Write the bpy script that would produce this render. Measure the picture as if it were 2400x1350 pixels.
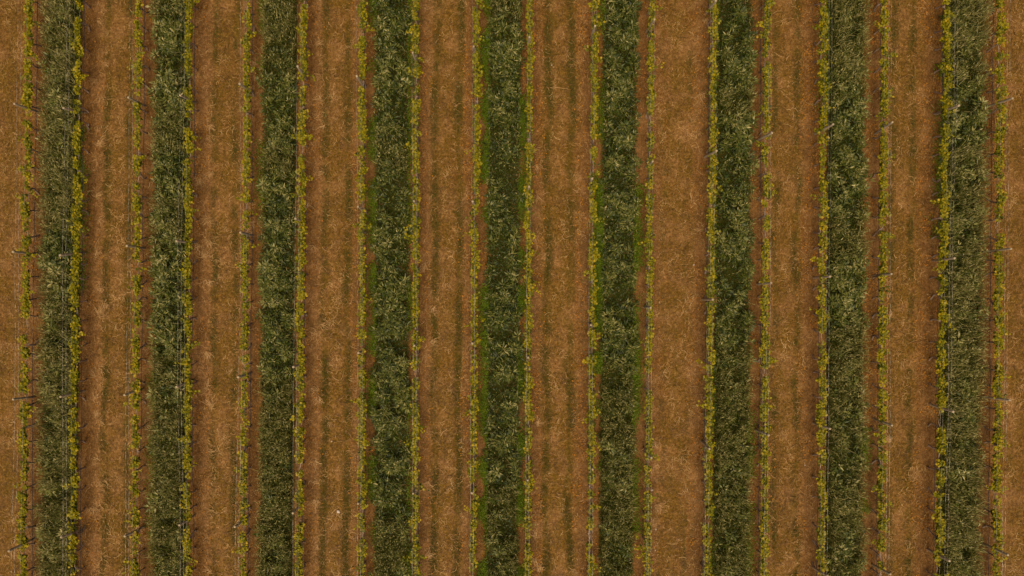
import bpy, math
import numpy as np
from mathutils import Vector

for o in list(bpy.data.objects):
    bpy.data.objects.remove(o)
S = bpy.context.scene
COL = S.collection

# ------------------------------------------------------------------ camera, sky, sun, exposure
H = 34.3            # drone height, metres
F = 1887.0          # focal length in image pixels (2400 wide)
U0, V0 = 1165.0, 700.0   # nadir point

cd = bpy.data.cameras.new('camera')
cam = bpy.data.objects.new('camera', cd)
COL.objects.link(cam)
cam.location = (0, 0, H)
cam.rotation_euler = (0, 0, 0)
cd.sensor_fit = 'HORIZONTAL'
cd.sensor_width = 36.0
cd.lens = F / 2400 * 36.0
cd.shift_x = (1200 - U0) / 2400
cd.shift_y = (V0 - 675) / 2400
cd.clip_start = 0.5
cd.clip_end = 1500
S.camera = cam

SUN_EL, SUN_AZ = 72.0, 190.0          # degrees; azimuth clockwise from +Y
w = bpy.data.worlds.new('World')
S.world = w
w.use_nodes = True
wn = w.node_tree
bg = wn.nodes['Background']
sky = wn.nodes.new('ShaderNodeTexSky')
sky.sky_type = 'NISHITA'
sky.sun_disc = False
sky.sun_elevation = math.radians(SUN_EL)
sky.sun_rotation = math.radians(SUN_AZ)
sky.air_density = 0.2
sky.dust_density = 3.0
sky.ozone_density = 0.0
wn.links.new(sky.outputs[0], bg.inputs[0])
bg.inputs[1].default_value = 0.05

sl = bpy.data.lights.new('sun', 'SUN')
sl.energy = 1.4
sl.angle = math.radians(45)
sl.color = (1.0, 0.83, 0.58)
sun = bpy.data.objects.new('sun', sl)
COL.objects.link(sun)
az, el = math.radians(SUN_AZ), math.radians(SUN_EL)
sdir = Vector((math.sin(az) * math.cos(el), math.cos(az) * math.cos(el), math.sin(el)))
sun.rotation_euler = sdir.to_track_quat('Z', 'Y').to_euler()

S.view_settings.view_transform = 'Standard'
S.view_settings.look = 'None'
S.view_settings.exposure = 1.08
S.view_settings.gamma = 1.0
S.render.engine = 'CYCLES'

# ------------------------------------------------------------------ helpers
rng = np.random.default_rng(11)


def P(u, v, z=0.0):
    """image pixel (u, v) projected through the camera to height z -> metres"""
    k = (H - z) / F
    return np.array(((u - U0) * k, -(v - V0) * k, z))


def tag(o, label=None, cat=None, group=None, kind=None):
    if label: o['label'] = label
    if cat: o['category'] = cat
    if group: o['group'] = group
    if kind: o['kind'] = kind
    return o


def mesh(name, V, Fc, mat, attrs=None, smooth=False):
    V = np.asarray(V, np.float32); Fc = np.asarray(Fc, np.int32)
    me = bpy.data.meshes.new(name)
    k = Fc.shape[1]
    me.vertices.add(len(V)); me.vertices.foreach_set('co', V.ravel())
    me.loops.add(Fc.size); me.loops.foreach_set('vertex_index', Fc.ravel())
    me.polygons.add(len(Fc))
    me.polygons.foreach_set('loop_start', np.arange(0, Fc.size, k, dtype=np.int32))
    if smooth:
        me.polygons.foreach_set('use_smooth', np.ones(len(Fc), bool))
    if attrs:
        for n, a in attrs.items():
            at = me.attributes.new(n, 'FLOAT', 'POINT')
            at.data.foreach_set('value', np.asarray(a, np.float32))
    me.update(calc_edges=True)
    me.materials.append(mat)
    return me


def obj(name, me, parent=None, loc=None):
    o = bpy.data.objects.new(name, me)
    COL.objects.link(o)
    if parent is not None: o.parent = parent
    if loc is not None: o.location = loc
    return o


class Bag:
    """collects triangles from many pieces"""
    def __init__(s): s.V = []; s.F = []; s.T = []; s.n = 0
    def add(s, V, Fc, tone):
        s.V.append(V); s.F.append(Fc + s.n); s.T.append(np.broadcast_to(tone, len(V))); s.n += len(V)
    def inst(s, proto, pf, pos, rot, sc, tone, ptone=None):
        """proto (k,3), pf (m,3), pos (N,3), rot (N,3,3), sc (N,) or (N,3), tone (N,)"""
        N = len(pos)
        if N == 0: return
        sc = np.asarray(sc)
        pr = proto[None] * (sc[:, None, None] if sc.ndim == 1 else sc[:, None, :])
        V = np.einsum('nij,nkj->nki', rot, pr) + pos[:, None]
        k = len(proto)
        Fc = pf[None] + (np.arange(N) * k)[:, None, None]
        t = np.repeat(tone, k)
        if ptone is not None: t = t + np.tile(ptone, N)
        s.add(V.reshape(-1, 3), Fc.reshape(-1, 3), t)
    def mesh(s, name, mat, smooth=False):
        return mesh(name, np.concatenate(s.V), np.concatenate(s.F), mat, {'tone': np.concatenate(s.T)}, smooth)


def euler(yaw, pitch, roll=None):
    """R = Rz(yaw) Ry(-pitch) Rx(roll): local +X points out, pitch raises it"""
    yaw = np.asarray(yaw); pitch = np.asarray(pitch)
    n = len(yaw); roll = np.zeros(n) if roll is None else np.asarray(roll)
    cz, sz = np.cos(yaw), np.sin(yaw); cp, sp = np.cos(pitch), np.sin(pitch); cr, sr = np.cos(roll), np.sin(roll)
    z = np.zeros(n); o = np.ones(n)
    Rz = np.stack([cz, -sz, z, sz, cz, z, z, z, o], 1).reshape(n, 3, 3)
    Ry = np.stack([cp, z, -sp, z, o, z, sp, z, cp], 1).reshape(n, 3, 3)
    Rx = np.stack([o, z, z, z, cr, -sr, z, sr, cr], 1).reshape(n, 3, 3)
    return Rz @ Ry @ Rx


def tube(pts, rad, sides=6, cap=True):
    pts = np.asarray(pts, float); n = len(pts)
    rad = np.broadcast_to(rad, n)
    d = np.gradient(pts, axis=0); d /= np.linalg.norm(d, axis=1)[:, None]
    ref = np.array((1.0, 0, 0)) if abs(d[0][0]) < 0.8 else np.array((0, 1.0, 0))
    a = np.cross(d, ref); a /= np.linalg.norm(a, axis=1)[:, None]
    b = np.cross(d, a)
    th = np.arange(sides) / sides * 2 * math.pi
    V = (pts[:, None] + rad[:, None, None] * (np.cos(th)[None, :, None] * a[:, None] + np.sin(th)[None, :, None] * b[:, None])).reshape(-1, 3)
    Fc = []
    for i in range(n - 1):
        for j in range(sides):
            p, q = i * sides + j, i * sides + (j + 1) % sides
            Fc += [(p, q, q + sides), (p, q + sides, p + sides)]
    if cap:
        for e, fl in ((0, 1), (n - 1, 0)):
            for j in range(1, sides - 1):
                t = (e * sides, e * sides + j, e * sides + j + 1)
                Fc.append(t[::-1] if fl else t)
    return V, np.array(Fc, np.int32)


def wobble(y, seed, period=2.0):
    """smooth 1-D noise in -1..1"""
    r = np.random.default_rng(seed)
    ks = r.uniform(0.5, 2.2, 5); ph = r.uniform(0, 6.28, 5); am = 1 / (0.6 + ks)
    y = np.asarray(y)[..., None]
    return (np.sin(2 * math.pi * ks * y / period + ph) * am).sum(-1) / am.sum() * 1.6


def noise2(x, y, seed, cell):
    """smooth value noise in 0..1"""
    r = np.random.default_rng(seed)
    T = r.random((64, 64))
    gx, gy = np.asarray(x) / cell + 1000, np.asarray(y) / cell + 1000
    ix, iy = np.floor(gx).astype(int), np.floor(gy).astype(int)
    fx, fy = gx - ix, gy - iy
    fx = fx * fx * (3 - 2 * fx); fy = fy * fy * (3 - 2 * fy)
    g = lambda i, j: T[i % 64, j % 64]
    return (g(ix, iy) * (1 - fx) + g(ix + 1, iy) * fx) * (1 - fy) + (g(ix, iy + 1) * (1 - fx) + g(ix + 1, iy + 1) * fx) * fy


# ------------------------------------------------------------------ materials
def nodes(name):
    m = bpy.data.materials.new(name); m.use_nodes = True
    nt = m.node_tree; b = nt.nodes['Principled BSDF']
    b.inputs['Specular IOR Level'].default_value = 0.25
    return m, nt, b


def ramp(nt, src, stops):
    r = nt.nodes.new('ShaderNodeValToRGB')
    e = r.color_ramp.elements
    e[0].position, e[0].color = stops[0][0], (*stops[0][1], 1)
    e[1].position, e[1].color = stops[-1][0], (*stops[-1][1], 1)
    for p, c in stops[1:-1]:
        k = e.new(p); k.color = (*c, 1)
    nt.links.new(src, r.inputs[0])
    return r.outputs[0]


def attr(nt, n):
    a = nt.nodes.new('ShaderNodeAttribute'); a.attribute_name = n
    return a.outputs['Fac']


def noise(nt, scale, detail=4, rough=0.55, stretch=None):
    t = nt.nodes.new('ShaderNodeNewGeometry')
    mp = nt.nodes.new('ShaderNodeMapping')
    if stretch: mp.inputs['Scale'].default_value = stretch
    n = nt.nodes.new('ShaderNodeTexNoise')
    n.inputs['Scale'].default_value = scale; n.inputs['Detail'].default_value = detail; n.inputs['Roughness'].default_value = rough
    nt.links.new(t.outputs['Position'], mp.inputs[0]); nt.links.new(mp.outputs[0], n.inputs['Vector'])
    return n.outputs['Fac']


def math_n(nt, op, a, b, clamp=False):
    m = nt.nodes.new('ShaderNodeMath'); m.operation = op; m.use_clamp = clamp
    for i, x in enumerate((a, b)):
        if isinstance(x, (int, float)): m.inputs[i].default_value = x
        else: nt.links.new(x, m.inputs[i])
    return m.outputs[0]


def mixc(nt, f, a, b):
    m = nt.nodes.new('ShaderNodeMix'); m.data_type = 'RGBA'
    if isinstance(f, (int, float)): m.inputs[0].default_value = f
    else: nt.links.new(f, m.inputs[0])
    for i, x in ((6, a), (7, b)):
        if isinstance(x, tuple): m.inputs[i].default_value = (*x, 1)
        else: nt.links.new(x, m.inputs[i])
    return m.outputs[2]


def leaf_mat(name, stops, rough=0.55, trans=0.3, spec=0.25):
    m, nt, b = nodes(name)
    c = ramp(nt, attr(nt, 'tone'), stops)
    nt.links.new(c, b.inputs['Base Color'])
    b.inputs['Roughness'].default_value = rough
    b.inputs['Specular IOR Level'].default_value = spec
    if trans:
        t = nt.nodes.new('ShaderNodeBsdfTranslucent'); nt.links.new(c, t.inputs[0])
        mx = nt.nodes.new('ShaderNodeMixShader'); mx.inputs[0].default_value = trans
        nt.links.new(b.outputs[0], mx.inputs[1]); nt.links.new(t.outputs[0], mx.inputs[2])
        nt.links.new(mx.outputs[0], nt.nodes['Material Output'].inputs[0])
    return m


M_VINE = leaf_mat('vine_leaf', [(0, (0.045, 0.060, 0.001)), (0.35, (0.175, 0.172, 0.002)), (0.68, (0.380, 0.322, 0.004)), (1, (0.58, 0.39, 0.014))], 0.5, 0.35)
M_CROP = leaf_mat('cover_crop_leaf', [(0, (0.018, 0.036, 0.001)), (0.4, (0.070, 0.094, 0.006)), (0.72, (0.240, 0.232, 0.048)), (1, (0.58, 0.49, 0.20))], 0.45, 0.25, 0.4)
M_WEED = leaf_mat('weed_leaf', [(0, (0.055, 0.105, 0.002)), (1, (0.210, 0.280, 0.006))], 0.5, 0.3)
M_GRASS = leaf_mat('track_grass', [(0, (0.044, 0.044, 0.003)), (1, (0.150, 0.122, 0.014))], 0.6, 0.2)
M_STRAW = leaf_mat('straw', [(0, (0.075, 0.032, 0.005)), (0.55, (0.270, 0.130, 0.030)), (1, (0.60, 0.37, 0.15))], 0.6, 0.0)
M_LITTER = leaf_mat('fallen_leaf', [(0, (0.22, 0.085, 0.008)), (0.6, (0.42, 0.18, 0.010)), (1, (0.55, 0.18, 0.03))], 0.6, 0.15)


def bark_mat(name, a, b_, sc):
    m, nt, b = nodes(name)
    f = noise(nt, sc, 5, 0.65, (1, 1, 0.35))
    nt.links.new(ramp(nt, f, [(0.3, a), (0.7, b_)]), b.inputs['Base Color'])
    b.inputs['Roughness'].default_value = 0.85
    bp = nt.nodes.new('ShaderNodeBump'); bp.inputs['Strength'].default_value = 0.6; bp.inputs['Distance'].default_value = 0.02
    nt.links.new(f, bp.inputs['Height']); nt.links.new(bp.outputs[0], b.inputs['Normal'])
    return m


M_BARK = bark_mat('vine_bark', (0.15, 0.100, 0.065), (0.54, 0.385, 0.27), 14)
M_POST = bark_mat('weathered_wood', (0.30, 0.225, 0.135), (0.55, 0.43, 0.265), 9)
M_SHOOT = bark_mat('green_shoot', (0.16, 0.14, 0.02), (0.26, 0.20, 0.05), 20)

M_WIRE, nt, b = nodes('galvanised_wire')
f = noise(nt, 1.0, 3, 0.7, (3, 5.5, 3))
nt.links.new(ramp(nt, f, [(0.44, (0.10, 0.08, 0.055)), (0.60, (0.62, 0.56, 0.46))]), b.inputs['Base Color'])  # pale and dark dashes in the colour stand in for glints along the wire
b.inputs['Metallic'].default_value = 0.55; b.inputs['Roughness'].default_value = 0.42
M_HOSE, nt, b = nodes('irrigation_hose')
f = noise(nt, 3.0, 3, 0.6)
nt.links.new(ramp(nt, f, [(0.35, (0.030, 0.027, 0.030)), (0.7, (0.085, 0.075, 0.080))]), b.inputs['Base Color'])
b.inputs['Roughness'].default_value = 0.5
M_STONE, nt, b = nodes('pale_stone')
f = noise(nt, 25, 4)
nt.links.new(ramp(nt, f, [(0.3, (0.40, 0.31, 0.23)), (0.7, (0.66, 0.57, 0.48))]), b.inputs['Base Color'])
b.inputs['Roughness'].default_value = 0.9

# ground
M_GROUND, nt, b = nodes('vineyard_ground')
b.inputs['Roughness'].default_value = 0.95
b.inputs['Specular IOR Level'].default_value = 0.1
fine = noise(nt, 9, 9, 0.88)
fib = noise(nt, 8, 9, 0.88, (1.6, 1, 1))
patch = noise(nt, 0.9, 5, 0.65)
patch2 = noise(nt, 2.3, 6, 0.7, (1.3, 0.6, 1))
streak = noise(nt, 2.2, 5, 0.65, (2.6, 0.22, 1))
straw_c = ramp(nt, fine, [(0.36, (0.060, 0.022, 0.003)), (0.50, (0.200, 0.084, 0.015)), (0.64, (0.450, 0.222, 0.066))])
olive_c = ramp(nt, fine, [(0.36, (0.046, 0.027, 0.002)), (0.51, (0.160, 0.087, 0.012)), (0.66, (0.350, 0.194, 0.045))])
soil_c = ramp(nt, fib, [(0.36, (0.062, 0.024, 0.005)), (0.51, (0.185, 0.083, 0.020)), (0.66, (0.40, 0.205, 0.070))])
pale_c = ramp(nt, fine, [(0.36, (0.130, 0.055, 0.014)), (0.50, (0.310, 0.150, 0.048)), (0.64, (0.530, 0.300, 0.125))])
track_c = ramp(nt, fine, [(0.33, (0.036, 0.028, 0.002)), (0.68, (0.140, 0.098, 0.012))])
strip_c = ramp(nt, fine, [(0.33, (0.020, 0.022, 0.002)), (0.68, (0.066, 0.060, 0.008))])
thr = lambda x, lo, hi: ramp(nt, x, [(lo, (0, 0, 0)), (hi, (1, 1, 1))])
c = mixc(nt, thr(streak, 0.42, 0.60), straw_c, olive_c)
c = mixc(nt, math_n(nt, 'MULTIPLY', attr(nt, 'middle'), 0.85), c, olive_c)
rowm = thr(math_n(nt, 'ADD', attr(nt, 'row'), math_n(nt, 'MULTIPLY', math_n(nt, 'SUBTRACT', patch2, 0.5), 1.1)), 0.32, 0.62)
c = mixc(nt, rowm, c, soil_c)
c = mixc(nt, math_n(nt, 'MULTIPLY', thr(math_n(nt, 'ADD', patch, math_n(nt, 'MULTIPLY', attr(nt, 'pale'), 0.16)), 0.48, 0.66), 0.8), c, pale_c)
trm = thr(math_n(nt, 'ADD', attr(nt, 'track'), math_n(nt, 'MULTIPLY', math_n(nt, 'SUBTRACT', patch2, 0.5), 3.6)), 0.15, 1.25)
c = mixc(nt, math_n(nt, 'MULTIPLY', trm, 0.58), c, track_c)
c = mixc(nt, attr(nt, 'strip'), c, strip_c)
nt.links.new(c, b.inputs['Base Color'])
bp = nt.nodes.new('ShaderNodeBump'); bp.inputs['Strength'].default_value = 0.8; bp.inputs['Distance'].default_value = 0.06
nt.links.new(fine, bp.inputs['Height']); nt.links.new(bp.outputs[0], b.inputs['Normal'])

# ------------------------------------------------------------------ layout of the vineyard, rows from image pixels
CROWN_Z = 1.03
# crown line of each row at the upper and lower edge of the image, in pixels
ROWS = [(66, 51), (183, 168), (323, 314), (442, 438), (579, 568), (710, 700), (849, 847), (975, 973), (1118, 1108),
        (1242, 1237), (1395, 1383), (1528, 1518), (1675, 1658), (1799, 1792), (1932, 1926), (2075, 2067), (2222, 2201), (2348, 2337)]
YT, YB = P(0, -110)[1], P(0, 1460)[1]      # the part of the field that is planted here


def row_x(i, y):
    a, b_ = P(ROWS[i][0], 0, CROWN_Z), P(ROWS[i][1], 1350, CROWN_Z)
    t = (np.asarray(y) - a[1]) / (b_[1] - a[1])
    return a[0] + (b_[0] - a[0]) * t


ORD = ['first', 'second', 'third', 'fourth', 'fifth', 'sixth', 'seventh', 'eighth', 'ninth', 'tenth', 'eleventh', 'twelfth',
       'thirteenth', 'fourteenth', 'fifteenth', 'sixteenth']


def row_name(i):
    if i == 0: return 'the leftmost vine row'
    if i == 17: return 'the rightmost vine row'
    if i < 9: return 'the %s vine row from the left' % ORD[i]
    return 'the %s vine row from the right' % ORD[17 - i]


# half widths of the sown strips between rows 1-2, 3-4, ... in metres, and their centre shift
STRIP_W = [0.70, 0.68, 0.68, 0.70, 0.67, 0.69, 0.72, 0.75, 0.80]
STRIP_C = [0.0, 0.02, 0.0, 0.02, 0.07, 0.0, 0.0, 0.03, 0.07]


def strip_x(s, y):
    return 0.5 * (row_x(2 * s, y) + row_x(2 * s + 1, y)) + STRIP_C[s]


# paths: (left row or None, right row or None)
PATHS = [(None, 0)] + [(2 * k + 1, 2 * k + 2) for k in range(8)] + [(17, None)]
TRACK = [0.0, 0.85, 0.75, 0.9, 1.0, 0.95, 0.35, 0.75, 0.6, 0.2]
GAUGE = [0.5, 0.48, 0.46, 0.50, 0.52, 0.50, 0.55, 0.48, 0.42, 0.5]


def path_span(k, y):
    l, r = PATHS[k]
    y = np.asarray(y, float)
    if l is None:
        xr = row_x(r, y); return xr - 2.6, xr
    if r is None:
        xl = row_x(l, y); return xl, xl + 2.6
    return row_x(l, y), row_x(r, y)


# ------------------------------------------------------------------ ground
def build_ground():
    xs = np.concatenate([[-600, -120, -40], np.arange(-24, 25.01, 0.11), [40, 120, 600]])
    ys = np.concatenate([[-600, -120, -30], np.arange(-15.5, 16.01, 0.14), [30, 120, 600]])
    X, Y = np.meshgrid(xs, ys)
    x, y = X.ravel(), Y.ravel()
    row = np.zeros_like(x); track = np.zeros_like(x); strip = np.zeros_like(x); mid = np.zeros_like(x)
    yc = np.clip(y, -16, 17)
    for i in range(18):
        row = np.maximum(row, np.exp(-((x - row_x(i, yc)) / 0.46) ** 2))
    for k in range(10):
        l, r = path_span(k, yc)
        cx = 0.5 * (l + r) + 0.07 * wobble(yc, 50 + k, 6)
        inside = (x > l) & (x < r)
        g = GAUGE[k]
        d = np.minimum(abs(x - cx + g), abs(x - cx - g))
        track = np.maximum(track, TRACK[k] * np.exp(-(d / 0.17) ** 2) * inside)
        mid = np.maximum(mid, np.clip(1.2 - abs(x - cx) / 0.6, 0, 1) * inside * 0.8)
    pale = np.zeros_like(x)
    for i, am in ((1, 1.0), (3, 0.9), (5, 0.8), (7, 0.6), (11, 0.35), (12, 0.3), (13, 0.4)):
        o_ = -0.5 if i == 12 else 0.5
        pale = np.maximum(pale, am * np.exp(-((x - row_x(i, yc) - o_) / 0.26) ** 2))
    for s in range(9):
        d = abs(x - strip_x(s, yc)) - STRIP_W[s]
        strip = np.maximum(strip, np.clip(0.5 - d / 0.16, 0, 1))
    z = 0.05 * (noise2(x, y, 3, 0.5) - 0.5) + 0.05 * (noise2(x, y, 4, 2.5) - 0.5) - 0.045 * track + 0.05 * row
    z = np.where((abs(x) > 26) | (abs(y) > 18), 0, z)
    nx, ny = len(xs), len(ys)
    a = (np.arange(ny - 1)[:, None] * nx + np.arange(nx - 1)[None]).ravel()
    Fc = np.stack([a, a + 1, a + nx + 1, a + nx], 1)
    me = mesh('ground', np.stack([x, y, z], 1), Fc, M_GROUND, {'row': row, 'track': track, 'strip': strip, 'middle': mid, 'pale': pale}, True)
    o = obj('ground', me)
    tag(o, 'brown straw covered vineyard ground with greenish wheel tracks', None, None, 'structure')


build_ground()


def ground_z(x, y):
    return 0.05 * (noise2(x, y, 3, 0.5) - 0.5) + 0.05 * (noise2(x, y, 4, 2.5) - 0.5)


# ------------------------------------------------------------------ trellis posts
# (top u, top v, foot u, foot v) of every post, row by row from the top of the image, in pixels
POSTS = [
    [(33, 243, 94, 264), (30, 590, 87, 597), (30, 936, 83, 929), (20, 1292, 86, 1259)],
    [(148, 253, 203, 264), (140, 598, 201, 592), (141, 930, 200, 915), (143, 1259, 196, 1240)],
    [(300, 228, 343, 250), (297, 576, 340, 582), (291, 926, 337, 910), (292, 1257, 332, 1237)],
    [(422, 223, 460, 241), (413, 565, 459, 569), (413, 907, 455, 891), (420, 1231, 458, 1206)],
    [(561, 196, 593, 218), (563, 545, 594, 552), (558, 884, 590, 874), (550, 1235, 586, 1208)],
    [(697, 155, 719, 188), (692, 512, 718, 523), (687, 860, 715, 851), (686, 1203, 711, 1176)],
    [(836, 178, 854, 206), (839, 484, 857, 498), (840, 827, 857, 820), (839, 1181, 855, 1154)],
    [(967, 123, 979, 154), (970, 471, 980, 484), (971, 810, 981, 802), (968, 1157, 979, 1130)],
    [(1110, 108, 1114, 139), (1108, 472, 1112, 484), (1107, 805, 1112, 797), (1106, 1156, 1108, 1128)],
    [(1241, 86, 1238, 119), (1240, 437, 1237, 451), (1238, 838, 1236, 831), (1237, 1126, 1234, 1101)],
    [(1395, 60, 1385, 92), (1388, 418, 1382, 432), (1385, 762, 1379, 758), (1389, 1100, 1378, 1076)],
    [(1534, 45, 1514, 76), (1530, 378, 1513, 392), (1525, 721, 1509, 720), (1527, 1073, 1509, 1056)],
    [(1678, 1, 1653, 34), (1680, 353, 1651, 369), (1671, 702, 1647, 702), (1663, 1052, 1643, 1033)],
    [(1810, 311, 1770, 332), (1808, 663, 1774, 666), (1802, 1020, 1769, 1006)],
    [(1953, 291, 1908, 315), (1946, 648, 1906, 651), (1946, 1005, 1905, 991), (1940, 1350, 1902, 1328)],
    [(2092, 286, 2050, 314), (2090, 642, 2046, 646), (2091, 997, 2044, 980), (2087, 1346, 2042, 1322)],
    [(2248, 247, 2192, 267), (2238, 605, 2185, 611), (2235, 965, 2178, 948), (2226, 1315, 2173, 1287)],
    [(2374, 230, 2308, 252), (2370, 583, 2304, 590), (2367, 938, 2303, 930), (2363, 1301, 2300, 1272)],
]
POST_H = 1.85
POST3D = []


def build_posts():
    for i, row in enumerate(POSTS):
        lst = []
        for j, (tu, tv, bu, bv) in enumerate(row):
            top, foot = P(tu, tv, POST_H), P(bu, bv, 0.0)
            lst.append((foot, top))
            r = rng.uniform(0.045, 0.054)
            d = top - foot
            ts = [-0.14, 0.0, 0.12, 0.3, 0.5, 0.7, 0.88, 0.985, 1.0]
            rs = [r * 1.02, r * 1.02, r, r * 1.01, r * 0.99, r * 0.985, r * 0.98, r * 0.97, r * 0.84]
            pts = [d * t + rng.normal(0, 0.004, 3) * (t > 0) * (t < .98) for t in ts]
            V, Fc = tube(pts, np.array(rs), 10)
            V += rng.normal(0, 0.0018, V.shape)
            o = obj('trellis_post', mesh('trellis_post', V, Fc, M_POST, None, False), None, foot)
            n = len(row)
            place = ORD[j] + ' from the top' if j < 2 else (['bottom most', 'second from the bottom'][n - 1 - j])
            tag(o, 'weathered round wooden post, %s in %s' % (place, row_name(i)), 'post', 'wooden trellis posts')
        POST3D.append(lst)


build_posts()


# ------------------------------------------------------------------ wires and hoses
def along(i, z, off):
    """points of a wire held by the posts of row i at height z"""
    pts = []
    for foot, top in POST3D[i]:
        pts.append(foot + (top - foot) * (z / POST_H) + np.array((off, 0, 0)))
    a, b_ = pts[0], pts[-1]
    # lean of the row line beyond the outer posts
    def ext(p, y):
        return np.array((p[0] + row_x(i, y) - row_x(i, p[1]), y, z))
    pts = ([ext(a, YT)] if a[1] < YT - .3 else []) + pts + ([ext(b_, YB)] if b_[1] > YB + .3 else [])
    out = [pts[0]]
    for p, q in zip(pts[:-1], pts[1:]):
        L = np.linalg.norm(q - p)
        for t in (0.2, 0.4, 0.6, 0.8, 1.0):
            m = p + (q - p) * t
            if t < 1:
                m = m + np.array((rng.normal(0, 0.008), 0, -0.022 * L / 6 * 4 * t * (1 - t)))
            out.append(m)
    return np.array(out)


def build_wires():
    for i in range(18):
        for z, off, nm in ((1.58, -0.062, 'left wire high above %s'), (1.56, 0.062, 'right wire high above %s'),
                           (1.18, 0.060 if i < 9 else -0.060, 'wire among leaves of %s'), (0.80, 0.058, 'wire below leaves of %s')):
            V, Fc = tube(along(i, z, off), 0.0042 if z > 1.3 else 0.0028, 5)
            o = obj('trellis_wire', mesh('trellis_wire', V, Fc, M_WIRE))
            tag(o, 'thin pale metal ' + nm % row_name(i), 'wire', 'trellis wires')
        # irrigation hose
        y = np.linspace(YT, YB, 60)
        pts = along(i, 0.40, 0.0)
        x = np.interp(-y, -pts[:, 1], pts[:, 0]) + 0.066 + 0.015 * wobble(y, 300 + i, 5)
        z = 0.40 + 0.03 * wobble(y, 330 + i, 2.5)
        V, Fc = tube(np.stack([x, y, z], 1), 0.0115, 6)
        o = obj('irrigation_hose', mesh('irrigation_hose', V, Fc, M_HOSE, None, True))
        tag(o, 'dark thin irrigation hose strung low along ' + row_name(i), 'hose', 'irrigation hoses')


build_wires()

# ------------------------------------------------------------------ grapevines
# a lobed vine leaf, about 1 long, stalk at origin, lying along +X
_b = np.array([0.0, 0.55, 1.1, 1.9, 2.7]); _br = np.array([0.60, 0.46, 0.56, 0.44, 0.36])
_bang = np.concatenate([_b, -_b[1:][::-1]]); _brad = np.concatenate([_br, _br[1:][::-1]])
LEAF2_V = np.concatenate([[[0.36, 0, 0.0]], np.stack([0.38 + _brad * np.cos(_bang), _brad * np.sin(_bang) * 0.95, 0.12 * _brad ** 2 - 0.2 * abs(_brad * np.sin(_bang)) ** 2], 1)])
LEAF2_F = np.array([(0, 1 + j, 1 + (j + 1) % len(_bang)) for j in range(len(_bang))], np.int32)

# how wide / full each row's crown is
ROW_W = [0.10, 0.085, 0.075, 0.085, 0.075, 0.085, 0.08, 0.065, 0.07, 0.075, 0.085, 0.065, 0.075, 0.08, 0.08, 0.09, 0.09, 0.10]
ROW_N = [230, 235, 165, 210, 190, 215, 205, 185, 175, 170, 200, 170, 195, 205, 225, 230, 240, 220]


def vine_geometry(i, y0, seed, size):
    """trunk, cordon, shoots and leaves of one vine, relative to its foot"""
    r = np.random.default_rng(seed)
    x0 = float(row_x(i, y0))
    head = np.array((r.normal(0, 0.035), r.normal(0, 0.09), r.uniform(0.72, 0.82)))
    bend = np.array((r.normal(0, 0.05), r.normal(0, 0.09), 0))
    t = np.linspace(0, 1, 7)[:, None]
    foot = np.array((0, 0, -0.04))
    pts = foot + (head - foot) * t + bend * (np.sin(t * math.pi)) + r.normal(0, 0.008, (7, 3)) * (t > 0)
    rad = np.array([0.048, 0.039, 0.033, 0.031, 0.032, 0.041, 0.045]) * r.uniform(0.85, 1.15)
    trunk = tube(pts, rad, 6)
    # cordon: an arm along the wire, both ways
    n = 7
    yy = np.linspace(-0.43, 0.43, n)
    cz = 0.80 + 0.03 * np.cos(yy * 4) + r.normal(0, 0.012, n); cz[n // 2] = head[2]
    cx = head[0] * np.exp(-(yy / 0.2) ** 2) + r.normal(0, 0.012, n)
    cor = np.stack([cx, yy + head[1] * np.exp(-(yy / 0.2) ** 2), cz], 1)
    cordon = tube(cor, np.array([.010, .014, .017, .024, .017, .014, .010]), 5)
    # shoots
    ns = max(5, int(round(12 * size)))
    sy = np.sort(np.clip(r.choice(r.uniform(-0.46, 0.46, 7), ns) + r.normal(0, 0.07, ns), -0.46, 0.46))
    SV = Bag(); LV = Bag()
    nl_tot = int((1.0 if i < 5 or i > 13 else 1.25) * ROW_N[i] * size)
    W = ROW_W[i]
    for k in range(ns):
        base = np.array((np.interp(sy[k], yy, cx), sy[k], np.interp(sy[k], yy, cz)))
        L = r.uniform(0.16, 0.36)
        side = r.normal(0, W * 1.0)
        wild = r.random() < 0.03
        if wild:
            side = r.choice((-1, 1)) * r.uniform(0.30, 0.48); L *= 1.0
        tip = base + np.array((side, r.normal(0, 0.16), L * (0.75 if not wild else 0.55)))
        tt = np.linspace(0, 1, 4)[:, None]
        sp = base + (tip - base) * tt + np.array((0, 0, 0.10)) * np.sin(tt * 3.14)
        v, f_ = tube(sp, np.array([.006, .005, .004, .003]), 3, False)
        SV.add(v, f_, 0.5)
        nl = max(5, int(nl_tot / ns * r.uniform(0.7, 1.3)))
        u = r.uniform(0.05, 1.08, nl)
        q = np.stack([np.interp(u, tt[:, 0], sp[:, c]) for c in range(3)], 1)
        yaw = r.uniform(0, 2 * math.pi, nl)
        off = r.uniform(0.01, 0.065, nl)
        q[:, 0] += np.cos(yaw) * off; q[:, 1] += np.sin(yaw) * off; q[:, 2] += r.normal(0, 0.03, nl)
        sc = r.uniform(0.062, 0.138, nl) * (1.05 - 0.30 * u)
        pit = r.normal(-0.15, 0.45, nl); rol = r.normal(0, 0.5, nl)
        tone = np.clip(0.28 + 0.34 * u + r.normal(0, 0.20, nl) + r.normal(0, 0.10), 0, 1)
        LV.inst(LEAF2_V, LEAF2_F, q, euler(yaw, pit, rol), sc, tone)
    return x0, trunk, cordon, SV, LV


VSTEP = 49.6
NAMED = [0, 1, 2, 3, 4, 17, 16, 15, 14, 13, 5]     # rows whose vines show largest
LIMIT = 300


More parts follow.
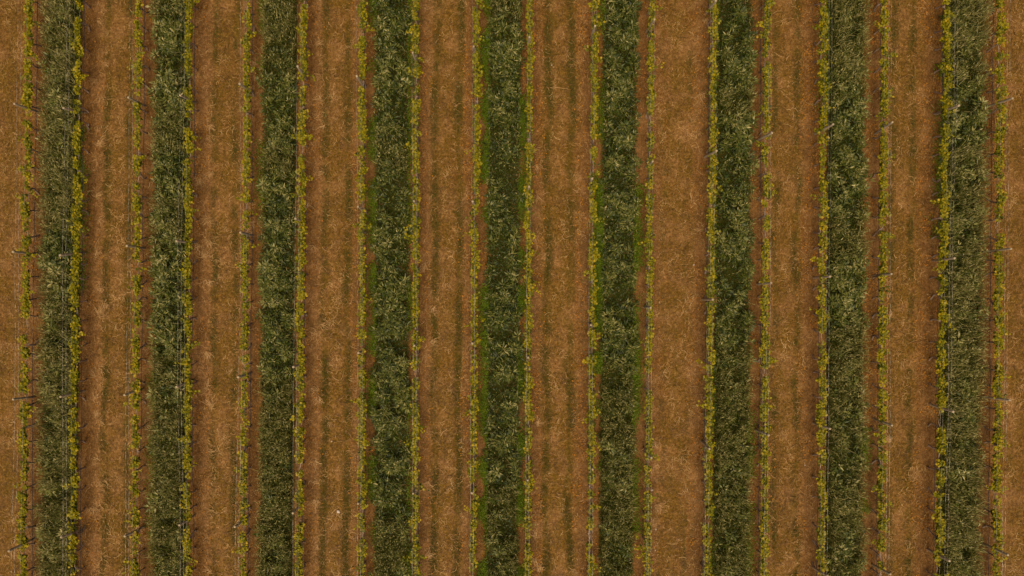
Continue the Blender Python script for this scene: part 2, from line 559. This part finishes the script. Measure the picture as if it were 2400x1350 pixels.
def look(size, seed):
    if size > 1.2: return 'full bushy yellow-green grapevine'
    if size < 0.72: return 'sparse yellow-green grapevine'
    return ['leafy yellow-green grapevine', 'yellow-green grapevine'][seed % 2]


def build_vines():
    made = 0
    rest_leaf, rest_wood, rest_shoot = Bag(), Bag(), Bag()
    for i in NAMED + [k for k in range(18) if k not in NAMED]:
        r = np.random.default_rng(900 + i)
        ph = r.uniform(0, VSTEP) if i != 1 else 6
        vs = np.arange(-2 * VSTEP + ph, 1350 + 2 * VSTEP, VSTEP)
        vs = vs + r.normal(0, 4, len(vs))
        vis = [k for k, v in enumerate(vs) if -6 <= v <= 1356]
        for k, v in enumerate(vs):
            y0 = P(0, v, 0.8)[1]
            size = float(np.clip(r.normal(1.0, 0.25), 0.45, 1.5))
            seed = 5000 + i * 100 + k
            x0, trunk, cordon, SV, LV = vine_geometry(i, y0, seed, size)
            g = float(ground_z(np.array([x0]), np.array([y0]))[0]) + 0.03
            loc = np.array((x0, y0, g))
            if k in vis and i in NAMED and made < LIMIT:
                n = vis.index(k); m = len(vis)
                if n == 0: pl = 'topmost in'
                elif n == m - 1: pl = 'bottom most in'
                elif n < m / 2: pl = ORD[n] + ' from the top in'
                else: pl = ORD[m - 1 - n] + ' from the bottom in'
                e = obj('grapevine', None, None, loc)
                tag(e, '%s, %s %s' % (look(size, seed), pl, row_name(i)), 'grapevine', 'grapevines in the trellis rows')
                obj('trunk', mesh('trunk', *trunk, M_BARK, None, True), e)
                obj('cordon', mesh('cordon', *cordon, M_BARK, None, True), e)
                tag(obj('shoots', SV.mesh('shoots', M_SHOOT, True), e), kind='stuff')
                tag(obj('foliage', LV.mesh('foliage', M_VINE), e), kind='stuff')
                made += 1
            else:
                for (V, Fc) in (trunk, cordon): rest_wood.add(V + loc, Fc, 0.5)
                for V, Fc, T in zip(SV.V, SV.F, SV.T): pass
                sv, sf = np.concatenate(SV.V), np.concatenate(SV.F)
                rest_shoot.add(sv + loc, sf, 0.5)
                rest_leaf.add(np.concatenate(LV.V) + loc, np.concatenate(LV.F), np.concatenate(LV.T))
    e = obj('grapevines', None)
    tag(e, 'remaining yellow-green grapevines of the middle trellis rows', 'grapevines', None, 'stuff')
    tag(obj('trunks', rest_wood.mesh('trunks', M_BARK, True), e), kind='stuff')
    tag(obj('shoots', rest_shoot.mesh('shoots', M_SHOOT, True), e), kind='stuff')
    tag(obj('foliage', rest_leaf.mesh('foliage', M_VINE), e), kind='stuff')


build_vines()

# ------------------------------------------------------------------ sown strips
# narrow curved blade along +X (1 long)
BL_V = np.array([(0, -.5, 0), (0, .5, 0), (.45, -.45, .10), (.45, .45, .10), (.8, -.28, .07), (.8, .28, .07), (1, 0, -.02)], float)
BL_F = np.array([(0, 2, 1), (1, 2, 3), (2, 4, 3), (3, 4, 5), (4, 6, 5)], np.int32)
# short leaf
SL_V = np.array([(0, 0, 0), (.45, -.5, .06), (.45, .5, .06), (1, 0, -.04)], float)
SL_F = np.array([(0, 1, 2), (1, 3, 2)], np.int32)

# cereal-like stretches of each strip: (from v, to v)
CEREAL = [[(-200, 560), (640, 1500)], [(-200, 50), (250, 330), (480, 560), (830, 1500)], [(-200, 190), (320, 420), (880, 1500)],
          [(330, 400), (1230, 1500)], [(-200, 60), (1150, 1500)], [(860, 1500)], [(200, 270), (840, 1500)],
          [(-200, 215), (500, 600), (760, 1500)], [(-200, 200), (330, 400), (440, 1500)]]


# thin places in the strips: strip, u, v, half width, half length (image pixels)
HOLES = [(3, 922, 172, 18, 22), (3, 930, 795, 26, 20), (3, 905, 455, 12, 18), (3, 915, 650, 12, 12), (4, 1175, 615, 20, 55), (4, 1165, 700, 10, 12), (4, 1190, 1235, 30, 28),
         (4, 1150, 1310, 14, 30), (4, 1205, 330, 14, 16), (5, 1440, 425, 24, 18), (5, 1445, 690, 20, 40), (5, 1440, 890, 22, 26), (5, 1460, 560, 12, 14), (2, 640, 165, 22, 18),
         (2, 640, 1300, 16, 14), (2, 655, 470, 12, 14), (6, 1722, 90, 14, 16), (6, 1715, 540, 12, 14), (7, 1985, 280, 16, 14), (7, 1990, 520, 14, 16), (1, 395, 255, 12, 12),
         (0, 140, 800, 22, 10), (8, 2265, 300, 16, 12), (8, 2262, 1295, 18, 14), (6, 1735, 230, 20, 14)]


def thin(s, x, y):
    k = np.ones(len(x))
    for st, u, v, a, b_ in HOLES:
        if st == s:
            p = P(u, v, 0.5)
            q = ((x - p[0]) / (a / 55)) ** 2 + ((y - p[1]) / (b_ / 55)) ** 2 + 0.5 * (noise2(x, y, 990, 0.2) - 0.5)
            k = np.minimum(k, np.clip((q - 0.55) * 1.6, 0.04, 1))
    return k


TONE = (0.07, 0.05, 0.03, 0.0, -0.02, 0.0, 0.01, 0.04, 0.07)


def build_strip(s):
    r = np.random.default_rng(70 + s)
    hw = STRIP_W[s]
    L = YT - YB
    bag = Bag()
    def pick(n):
        y = r.uniform(YB, YT, n); d = r.uniform(-1, 1, n)
        stray = r.random(n) < 0.12
        d = np.where(stray, d + r.normal(0, 0.13, n), d)
        return y, d
    def cer(y):
        v = V0 - y * F / (H - 0.6)
        v = v + 30 * wobble(y, 400 + s, 2)
        c_ = np.zeros(len(y))
        for a, b_ in CEREAL[s]:
            c_ = np.maximum(c_, np.clip((v - a) / 25 + .5, 0, 1) * np.clip((b_ - v) / 25 + .5, 0, 1))
        return c_
    edge = lambda y, sd: 1 + 0.06 * wobble(y, sd, 1.6) + 0.07 * wobble(y, sd + 7, 0.5)
    # ---- leafy plants: domed tufts of narrow leaves, with gaps between them
    n = int(2 * hw * L * 32)
    y, d = pick(n)
    keep = r.random(n) > cer(y) * 0.78
    x = strip_x(s, y) + d * hw * 0.97 * np.where(d > 0, edge(y, 500 + s), edge(y, 520 + s))
    dens = 0.62 * noise2(x, y, 600 + s, 0.44) + 0.38 * noise2(x, y, 620 + s, 0.21)
    keep &= r.random(n) < np.clip((dens - 0.36) * 7, 0.04, 1) * thin(s, x, y)
    x, y, d, dens = x[keep], y[keep], d[keep], dens[keep]
    n = len(x)
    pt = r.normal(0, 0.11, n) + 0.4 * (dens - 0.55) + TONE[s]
    hgt = (0.10 + 1.00 * dens + r.normal(0, 0.13, n)) * (1 - 0.22 * np.minimum(np.abs(d), 1) ** 3)
    gz = ground_z(x, y)
    size = r.uniform(0.85, 1.55, n)
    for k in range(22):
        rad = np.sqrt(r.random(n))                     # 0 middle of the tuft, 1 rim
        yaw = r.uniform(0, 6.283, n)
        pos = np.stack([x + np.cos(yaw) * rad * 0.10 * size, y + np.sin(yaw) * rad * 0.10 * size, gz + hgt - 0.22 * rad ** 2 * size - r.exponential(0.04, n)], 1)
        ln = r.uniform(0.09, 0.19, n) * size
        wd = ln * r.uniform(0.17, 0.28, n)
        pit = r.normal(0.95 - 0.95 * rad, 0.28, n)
        tone = np.clip(0.70 - 0.46 * rad + pt + r.normal(0, 0.15, n), 0, 1)  # rim leaves coloured darker, middle paler: shade of the gaps painted into tone
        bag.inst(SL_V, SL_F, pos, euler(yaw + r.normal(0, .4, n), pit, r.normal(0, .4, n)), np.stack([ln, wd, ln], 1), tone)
    # low green undergrowth between the plants
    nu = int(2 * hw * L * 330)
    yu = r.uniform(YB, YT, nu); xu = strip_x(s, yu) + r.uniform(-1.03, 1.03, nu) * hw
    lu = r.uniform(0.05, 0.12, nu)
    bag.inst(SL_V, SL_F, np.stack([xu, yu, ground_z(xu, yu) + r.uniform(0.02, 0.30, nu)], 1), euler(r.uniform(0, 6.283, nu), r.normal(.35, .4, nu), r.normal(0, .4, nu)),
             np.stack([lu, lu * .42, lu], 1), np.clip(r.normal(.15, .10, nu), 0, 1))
    # pale tips
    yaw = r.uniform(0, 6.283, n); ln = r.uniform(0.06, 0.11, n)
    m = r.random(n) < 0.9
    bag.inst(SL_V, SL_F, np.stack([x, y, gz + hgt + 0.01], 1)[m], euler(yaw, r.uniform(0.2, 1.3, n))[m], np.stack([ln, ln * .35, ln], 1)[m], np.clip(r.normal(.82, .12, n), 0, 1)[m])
    # ---- cereal stems with long blades and ears
    n = int(2 * hw * L * 170)
    y, d = pick(n)
    c_ = cer(y)
    keep = r.random(n) < 0.10 + 0.90 * c_
    x = strip_x(s, y) + d * hw * np.where(d > 0, edge(y, 500 + s), edge(y, 520 + s))
    dens = noise2(x, y, 640 + s, 0.55)
    keep &= r.random(n) < np.clip((dens - 0.08) * 3, 0.25, 1) * thin(s, x, y)
    x, y, d, dens = x[keep], y[keep], d[keep], dens[keep]
    n = len(x); gz = ground_z(x, y)
    hgt = (0.55 + 0.45 * dens + r.normal(0, 0.07, n)) * (1 - 0.15 * np.abs(d) ** 3)
    wind = 0.5 * (noise2(x, y, 690, 1.5) - 0.5)
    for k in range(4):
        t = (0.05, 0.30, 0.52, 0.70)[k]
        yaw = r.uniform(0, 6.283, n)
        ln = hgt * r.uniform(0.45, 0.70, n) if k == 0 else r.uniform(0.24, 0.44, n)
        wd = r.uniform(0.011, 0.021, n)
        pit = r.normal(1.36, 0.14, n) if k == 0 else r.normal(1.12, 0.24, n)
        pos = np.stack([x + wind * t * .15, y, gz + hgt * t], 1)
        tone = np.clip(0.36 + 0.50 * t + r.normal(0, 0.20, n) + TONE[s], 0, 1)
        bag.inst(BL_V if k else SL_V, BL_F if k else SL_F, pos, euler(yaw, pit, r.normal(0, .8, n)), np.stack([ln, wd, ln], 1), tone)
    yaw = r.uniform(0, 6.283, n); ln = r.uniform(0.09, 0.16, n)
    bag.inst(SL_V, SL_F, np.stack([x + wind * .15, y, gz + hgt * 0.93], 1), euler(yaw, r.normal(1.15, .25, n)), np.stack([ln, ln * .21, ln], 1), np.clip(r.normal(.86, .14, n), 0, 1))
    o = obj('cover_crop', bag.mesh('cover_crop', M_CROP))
    a = ['leftmost two vine rows', 'third and fourth vine rows from the left', 'fifth and sixth vine rows from the left', 'seventh and eighth vine rows from the left',
         'middle two vine rows', 'seventh and eighth vine rows from the right', 'fifth and sixth vine rows from the right', 'third and fourth vine rows from the right', 'rightmost two vine rows'][s]
    tag(o, 'tall dark green cover crop strip between the ' + a, 'cover crop', 'sown strips between the vine rows', 'stuff')


for s in range(9):
    build_strip(s)


# ------------------------------------------------------------------ straw, grass and leaves lying on the paths
PATH_TXT = ['path at the left edge'] + ['path between the %s and %s vine rows from the left' % (ORD[2 * k + 1], ORD[2 * k + 2]) for k in range(4)] + \
           ['path between the %s and %s vine rows from the right' % (ORD[17 - 2 * k - 1], ORD[17 - 2 * k - 2]) for k in range(4, 8)] + ['path at the right edge']
PATH_TXT[8] = 'path between the third and second vine rows from the right'


def build_path(k):
    r = np.random.default_rng(1200 + k)
    L = YT - YB
    half = PATHS[k][0] is None or PATHS[k][1] is None
    # straw: flat bent stalks
    W = 2.6
    n = int(W * L * 300)
    y = r.uniform(YB, YT, n); l, rr = path_span(k, y)
    d = r.uniform(-0.02, 1.02, n); x = l + (rr - l) * d
    dd = abs(d - 0.5) * 2
    dens = 0.30 + 0.70 * noise2(x, y, 31 + k, 0.7)
    dens *= np.where(dd < 0.42, 0.9, 1.0)
    tr = TRACK[k] * np.exp(-((abs(x - 0.5 * (l + rr)) - GAUGE[k]) / 0.18) ** 2)
    keep = r.random(n) < dens * (1 - 0.9 * tr)
    x, y = x[keep], y[keep]; n = len(x)
    ln = r.gamma(2.4, 0.045, n) + 0.03; wd = r.uniform(0.006, 0.014, n)
    yaw = r.uniform(0, 6.283, n)
    b = Bag()
    pos = np.stack([x, y, ground_z(x, y) + r.uniform(0.012, 0.06, n)], 1)
    wind = noise2(x * 3.2, y, 78 + k, 0.8) * noise2(x, y, 79, 0.25)
    tone = np.clip(r.beta(1.1, 1.6, n) + 1.0 * (wind - 0.25), 0, 1)
    pv = np.array([(0, -.5, 0), (0, .5, 0), (.5, -.5 + 3, .10), (.5, .5 + 3, .10), (1, -.4, 0), (1, .4, 0)], float)
    pf = np.array([(0, 2, 1), (1, 2, 3), (2, 4, 3), (3, 4, 5)], np.int32)
    b.inst(pv, pf, pos, euler(yaw, r.normal(0, .08, n)), np.stack([ln, wd * r.choice((-1, 1), n), ln * .5], 1), tone)
    o = obj('dry_straw', b.mesh('dry_straw', M_STRAW))
    tag(o, 'dry pale straw scattered on the ' + PATH_TXT[k], 'straw', None, 'stuff')
    # grass in the wheel tracks
    g = Bag()
    n = int(L * 2 * 0.7 * 1500)
    y = r.uniform(YB, YT, n); l, rr = path_span(k, y); cx = 0.5 * (l + rr) + 0.07 * wobble(y, 50 + k, 6)
    side = r.choice((-1, 1), n)
    x = cx + side * GAUGE[k] + r.normal(0, 0.15, n)
    m = noise2(x, y, 41 + k, 0.45) * 0.6 + noise2(x, y, 44 + k, 1.6) * 0.6
    keep = r.random(n) < np.clip((m - 0.72 + 0.35 * TRACK[k]) * 2.2, 0, 1)
    # scattered tufts
    nt_ = (40, 40, 40, 40, 40, 45, 110, 60, 70, 40)[k]
    for j in range(nt_ if not half else 10):
        ty = r.uniform(YB, YT); a, c2 = path_span(k, ty); tx = a + (c2 - a) * r.uniform(0.12, 0.88); q = int(r.uniform(8, 45))
        x = np.concatenate([x, tx + r.normal(0, .06, q)]); y = np.concatenate([y, ty + r.normal(0, .07, q)]); keep = np.concatenate([keep, np.ones(q, bool)])
    x, y = x[keep], y[keep]; n = len(x)
    if n:
        ln = r.uniform(0.03, 0.08, n)
        g.inst(SL_V, SL_F, np.stack([x, y, ground_z(x, y) - 0.02], 1), euler(r.uniform(0, 6.28, n), r.uniform(.2, 1.1, n)), np.stack([ln, ln * .22, ln], 1), r.beta(2, 2.5, n))
        o = obj('track_grass', g.mesh('track_grass', M_GRASS))
        tag(o, 'short olive green grass growing in the wheel tracks of the ' + PATH_TXT[k].replace('path between the', 'path, between'), 'grass', None, 'stuff')


for k in range(10):
    build_path(k)


def build_row_floor():
    # straw, prunings and orange leaves under the vines
    orange = [0.5, 0.25, 0.35, 0.35, 0.25, 0.4, 0.45, 0.55, 0.8, 1.0, 0.8, 0.3, 0.5, 0.5, 0.9, 0.9, 0.8, 0.9]
    b, q = Bag(), Bag()
    r = np.random.default_rng(77)
    pv = np.array([(0, -.5, 0), (0, .5, 0), (.5, -.5 + 3, .10), (.5, .5 + 3, .10), (1, -.4, 0), (1, .4, 0)], float)
    pf = np.array([(0, 2, 1), (1, 2, 3), (2, 4, 3), (3, 4, 5)], np.int32)
    for i in range(18):
        n = 7500
        y = r.uniform(YB, YT, n); x = row_x(i, y) + r.normal(0, 0.40, n)
        ln = r.gamma(2.4, 0.045, n) + 0.03; wd = r.uniform(0.005, 0.010, n)
        b.inst(pv, pf, np.stack([x, y, ground_z(x, y) + 0.04 + r.uniform(0, .05, n)], 1), euler(r.uniform(0, 6.28, n), r.normal(0, .08, n)), np.stack([ln, wd, ln * .5], 1), r.beta(1.6, 2.6, n))
        n = int(4200 * orange[i])
        y = r.uniform(YB, YT, n); x = row_x(i, y) + r.normal(0, 0.36, n)
        keep = (noise2(x, y, 88, 0.8) > 0.45) & (abs(x - row_x(i, y)) < 0.75)
        si = i // 2
        keep &= abs(x - strip_x(si, y)) > STRIP_W[si] + 0.03
        x, y = x[keep], y[keep]; n = len(x)
        ln = r.uniform(0.03, 0.075, n)
        q.inst(LEAF2_V, LEAF2_F, np.stack([x, y, ground_z(x, y) + 0.055 + r.uniform(0, .03, n)], 1), euler(r.uniform(0, 6.28, n), r.normal(0, .35, n), r.normal(0, .35, n)), ln, r.beta(2, 2, n))
    for i, m in ((1, 26), (3, 24), (5, 18), (7, 8), (9, 10), (11, 8), (12, 6), (0, 8), (2, 8), (4, 8), (15, 8)):
        for _ in range(m):
            ty = r.uniform(YB, YT); tx = float(row_x(i, ty)) + (r.normal(0.45, 0.14) if i % 2 else r.normal(-0.1, 0.25))
            n = int(r.uniform(12, 38)); a0 = r.uniform(0, 6.28)
            yaw = a0 + r.normal(0, 0.7, n); ln = r.uniform(0.14, 0.34, n)
            x = tx + r.normal(0, .06, n); y = ty + r.normal(0, .06, n)
            b.inst(pv, pf, np.stack([x, y, ground_z(x, y) + 0.05 + r.uniform(0, .07, n)], 1), euler(yaw, r.normal(.05, .1, n)),
                   np.stack([ln, r.uniform(0.007, 0.013, n) * r.choice((-1, 1), n), ln * .5], 1), np.clip(r.normal(.72, .2, n), 0, 1))
    tag(obj('dry_straw', b.mesh('dry_straw', M_STRAW)), 'dry straw and stalks lying beneath all the vine rows', 'straw', None, 'stuff')
    tag(obj('fallen_leaves', q.mesh('fallen_leaves', M_LITTER)), 'small orange fallen leaves strewn beneath the vine rows', 'leaves', None, 'stuff')


build_row_floor()


def build_weeds():
    # bright low weeds beside some sown strips: (strip, side, density, from v, to v)
    spec = [(3, -1, .55, -100, 1450), (3, 1, .25, -100, 1450), (4, -1, .9, -100, 1450), (4, 1, .8, 200, 1450), (5, -1, .9, 430, 1100), (5, -1, .35, -100, 430), (5, 1, .6, 380, 1250),
            (7, -1, .35, -100, 300), (7, 1, .45, 1000, 1200), (2, -1, .2, 0, 500), (8, -1, .5, 150, 560), (6, -1, .15, 0, 1400), (6, 1, .25, 900, 1400), (0, 1, .3, 300, 700), (1, -1, .15, 500, 1400)]
    for s in range(9):
        bag = Bag()
        for (st, side, dn, va, vb) in spec:
            if st != s: continue
            r = np.random.default_rng(2000 + s * 7 + side)
            ya, yb = P(0, va)[1], P(0, vb)[1]
            n = int((ya - yb) * 0.5 * 3600 * dn)
            y = r.uniform(yb, ya, n)
            x = strip_x(s, y) + side * (STRIP_W[s] + np.abs(r.normal(0.0, 0.23, n)) - 0.05)
            keep = r.random(n) < np.clip((noise2(x, y, 2100 + s, 0.9) - 0.28) * 3, 0, 1)
            x, y = x[keep], y[keep]; n = len(x)
            ln = r.uniform(0.03, 0.075, n)
            bag.inst(SL_V, SL_F, np.stack([x, y, ground_z(x, y) + r.uniform(0.03, .28, n)], 1), euler(r.uniform(0, 6.28, n), r.normal(.3, .5, n), r.normal(0, .4, n)), np.stack([ln, ln * .6, ln], 1), r.beta(2, 2, n))
        if bag.n:
            tag(obj('weeds', bag.mesh('weeds', M_WEED)), 'low bright green weeds along the edge of the %s cover crop strip from left' % ORD[s], 'weeds', None, 'stuff')


build_weeds()


# ------------------------------------------------------------------ pale stones
STONES = [(208, 293, .10, 'pale stone beside the second vine row from the left, near the top'),
          (1528, 1149, .11, 'largest white stone beside the seventh vine row from the right, near the bottom'),
          (1537, 1241, .08, 'small white stone on the path edge near the bottom, right of centre'),
          (1526, 1189, .06, 'tiny white stone just below the largest white stone'),
          (1536, 1290, .07, 'lowest small pale stone right of the seventh vine row from the right'),
          (1626, 621, .08, 'pale stone on the path just left of the sixth row from the right'),
          (1633, 949, .06, 'small pale stone left of the sixth vine row from the right, lower half'),
          (2318, 324, .09, 'round beige stone at the foot of the rightmost vine row, upper part'),
          (2312, 279, .07, 'white elongated stone at the foot of the rightmost vine row'),
          (2182, 87, .07, 'small pale stone left of the second row from the right, near top'),
          (2179, 436, .05, 'small white stone left of the second row from the right, mid height'),
          (793, 1199, .16, 'flat pinkish stone on the path between sixth and seventh rows, near bottom'),
          (778, 1034, .06, 'small white stone on the path right of the sixth vine row'),
          (1031, 252, .05, 'tiny white stone on the path right of the eighth vine row'),
          (1293, 153, .05, 'tiny white stone near the top on the path right of centre'),
          (1812, 457, .06, 'small white stone right of the fifth vine row from the right'),
          (2193, 1138, .07, 'rounded pale stone at the foot of second row from the right'),
          (1886, 1090, .06, 'small pale stone left of the fourth row from the right, lower part')]


def build_stones():
    import bmesh
    for (u, v, d, lab) in STONES:
        bm = bmesh.new()
        bmesh.ops.create_icosphere(bm, subdivisions=2, radius=0.5)
        r = np.random.default_rng(int(u * 7 + v))
        ax = r.normal(0, 1, (5, 3)); ax /= np.linalg.norm(ax, axis=1)[:, None]
        for vt in bm.verts:
            p = np.array(vt.co)
            for a in ax:                       # a few flat broken faces
                e = p @ a - 0.36
                if e > 0: p = p - a * e
            vt.co = p * np.array((1.1, 0.85, 0.55)) + r.normal(0, .01, 3)
        me = bpy.data.meshes.new('stone'); bm.to_mesh(me); bm.free(); me.materials.append(M_STONE)
        p = P(u, v, 0.03)
        o = obj('stone', me, None, (p[0], p[1], ground_z(p[:1], p[1:2])[0] + 0.035 + d * 0.15))
        o.scale = (d, d, d); o.rotation_euler = (0, 0, r.uniform(0, 6))
        tag(o, lab, 'stone', 'pale stones on the ground')


build_stones()
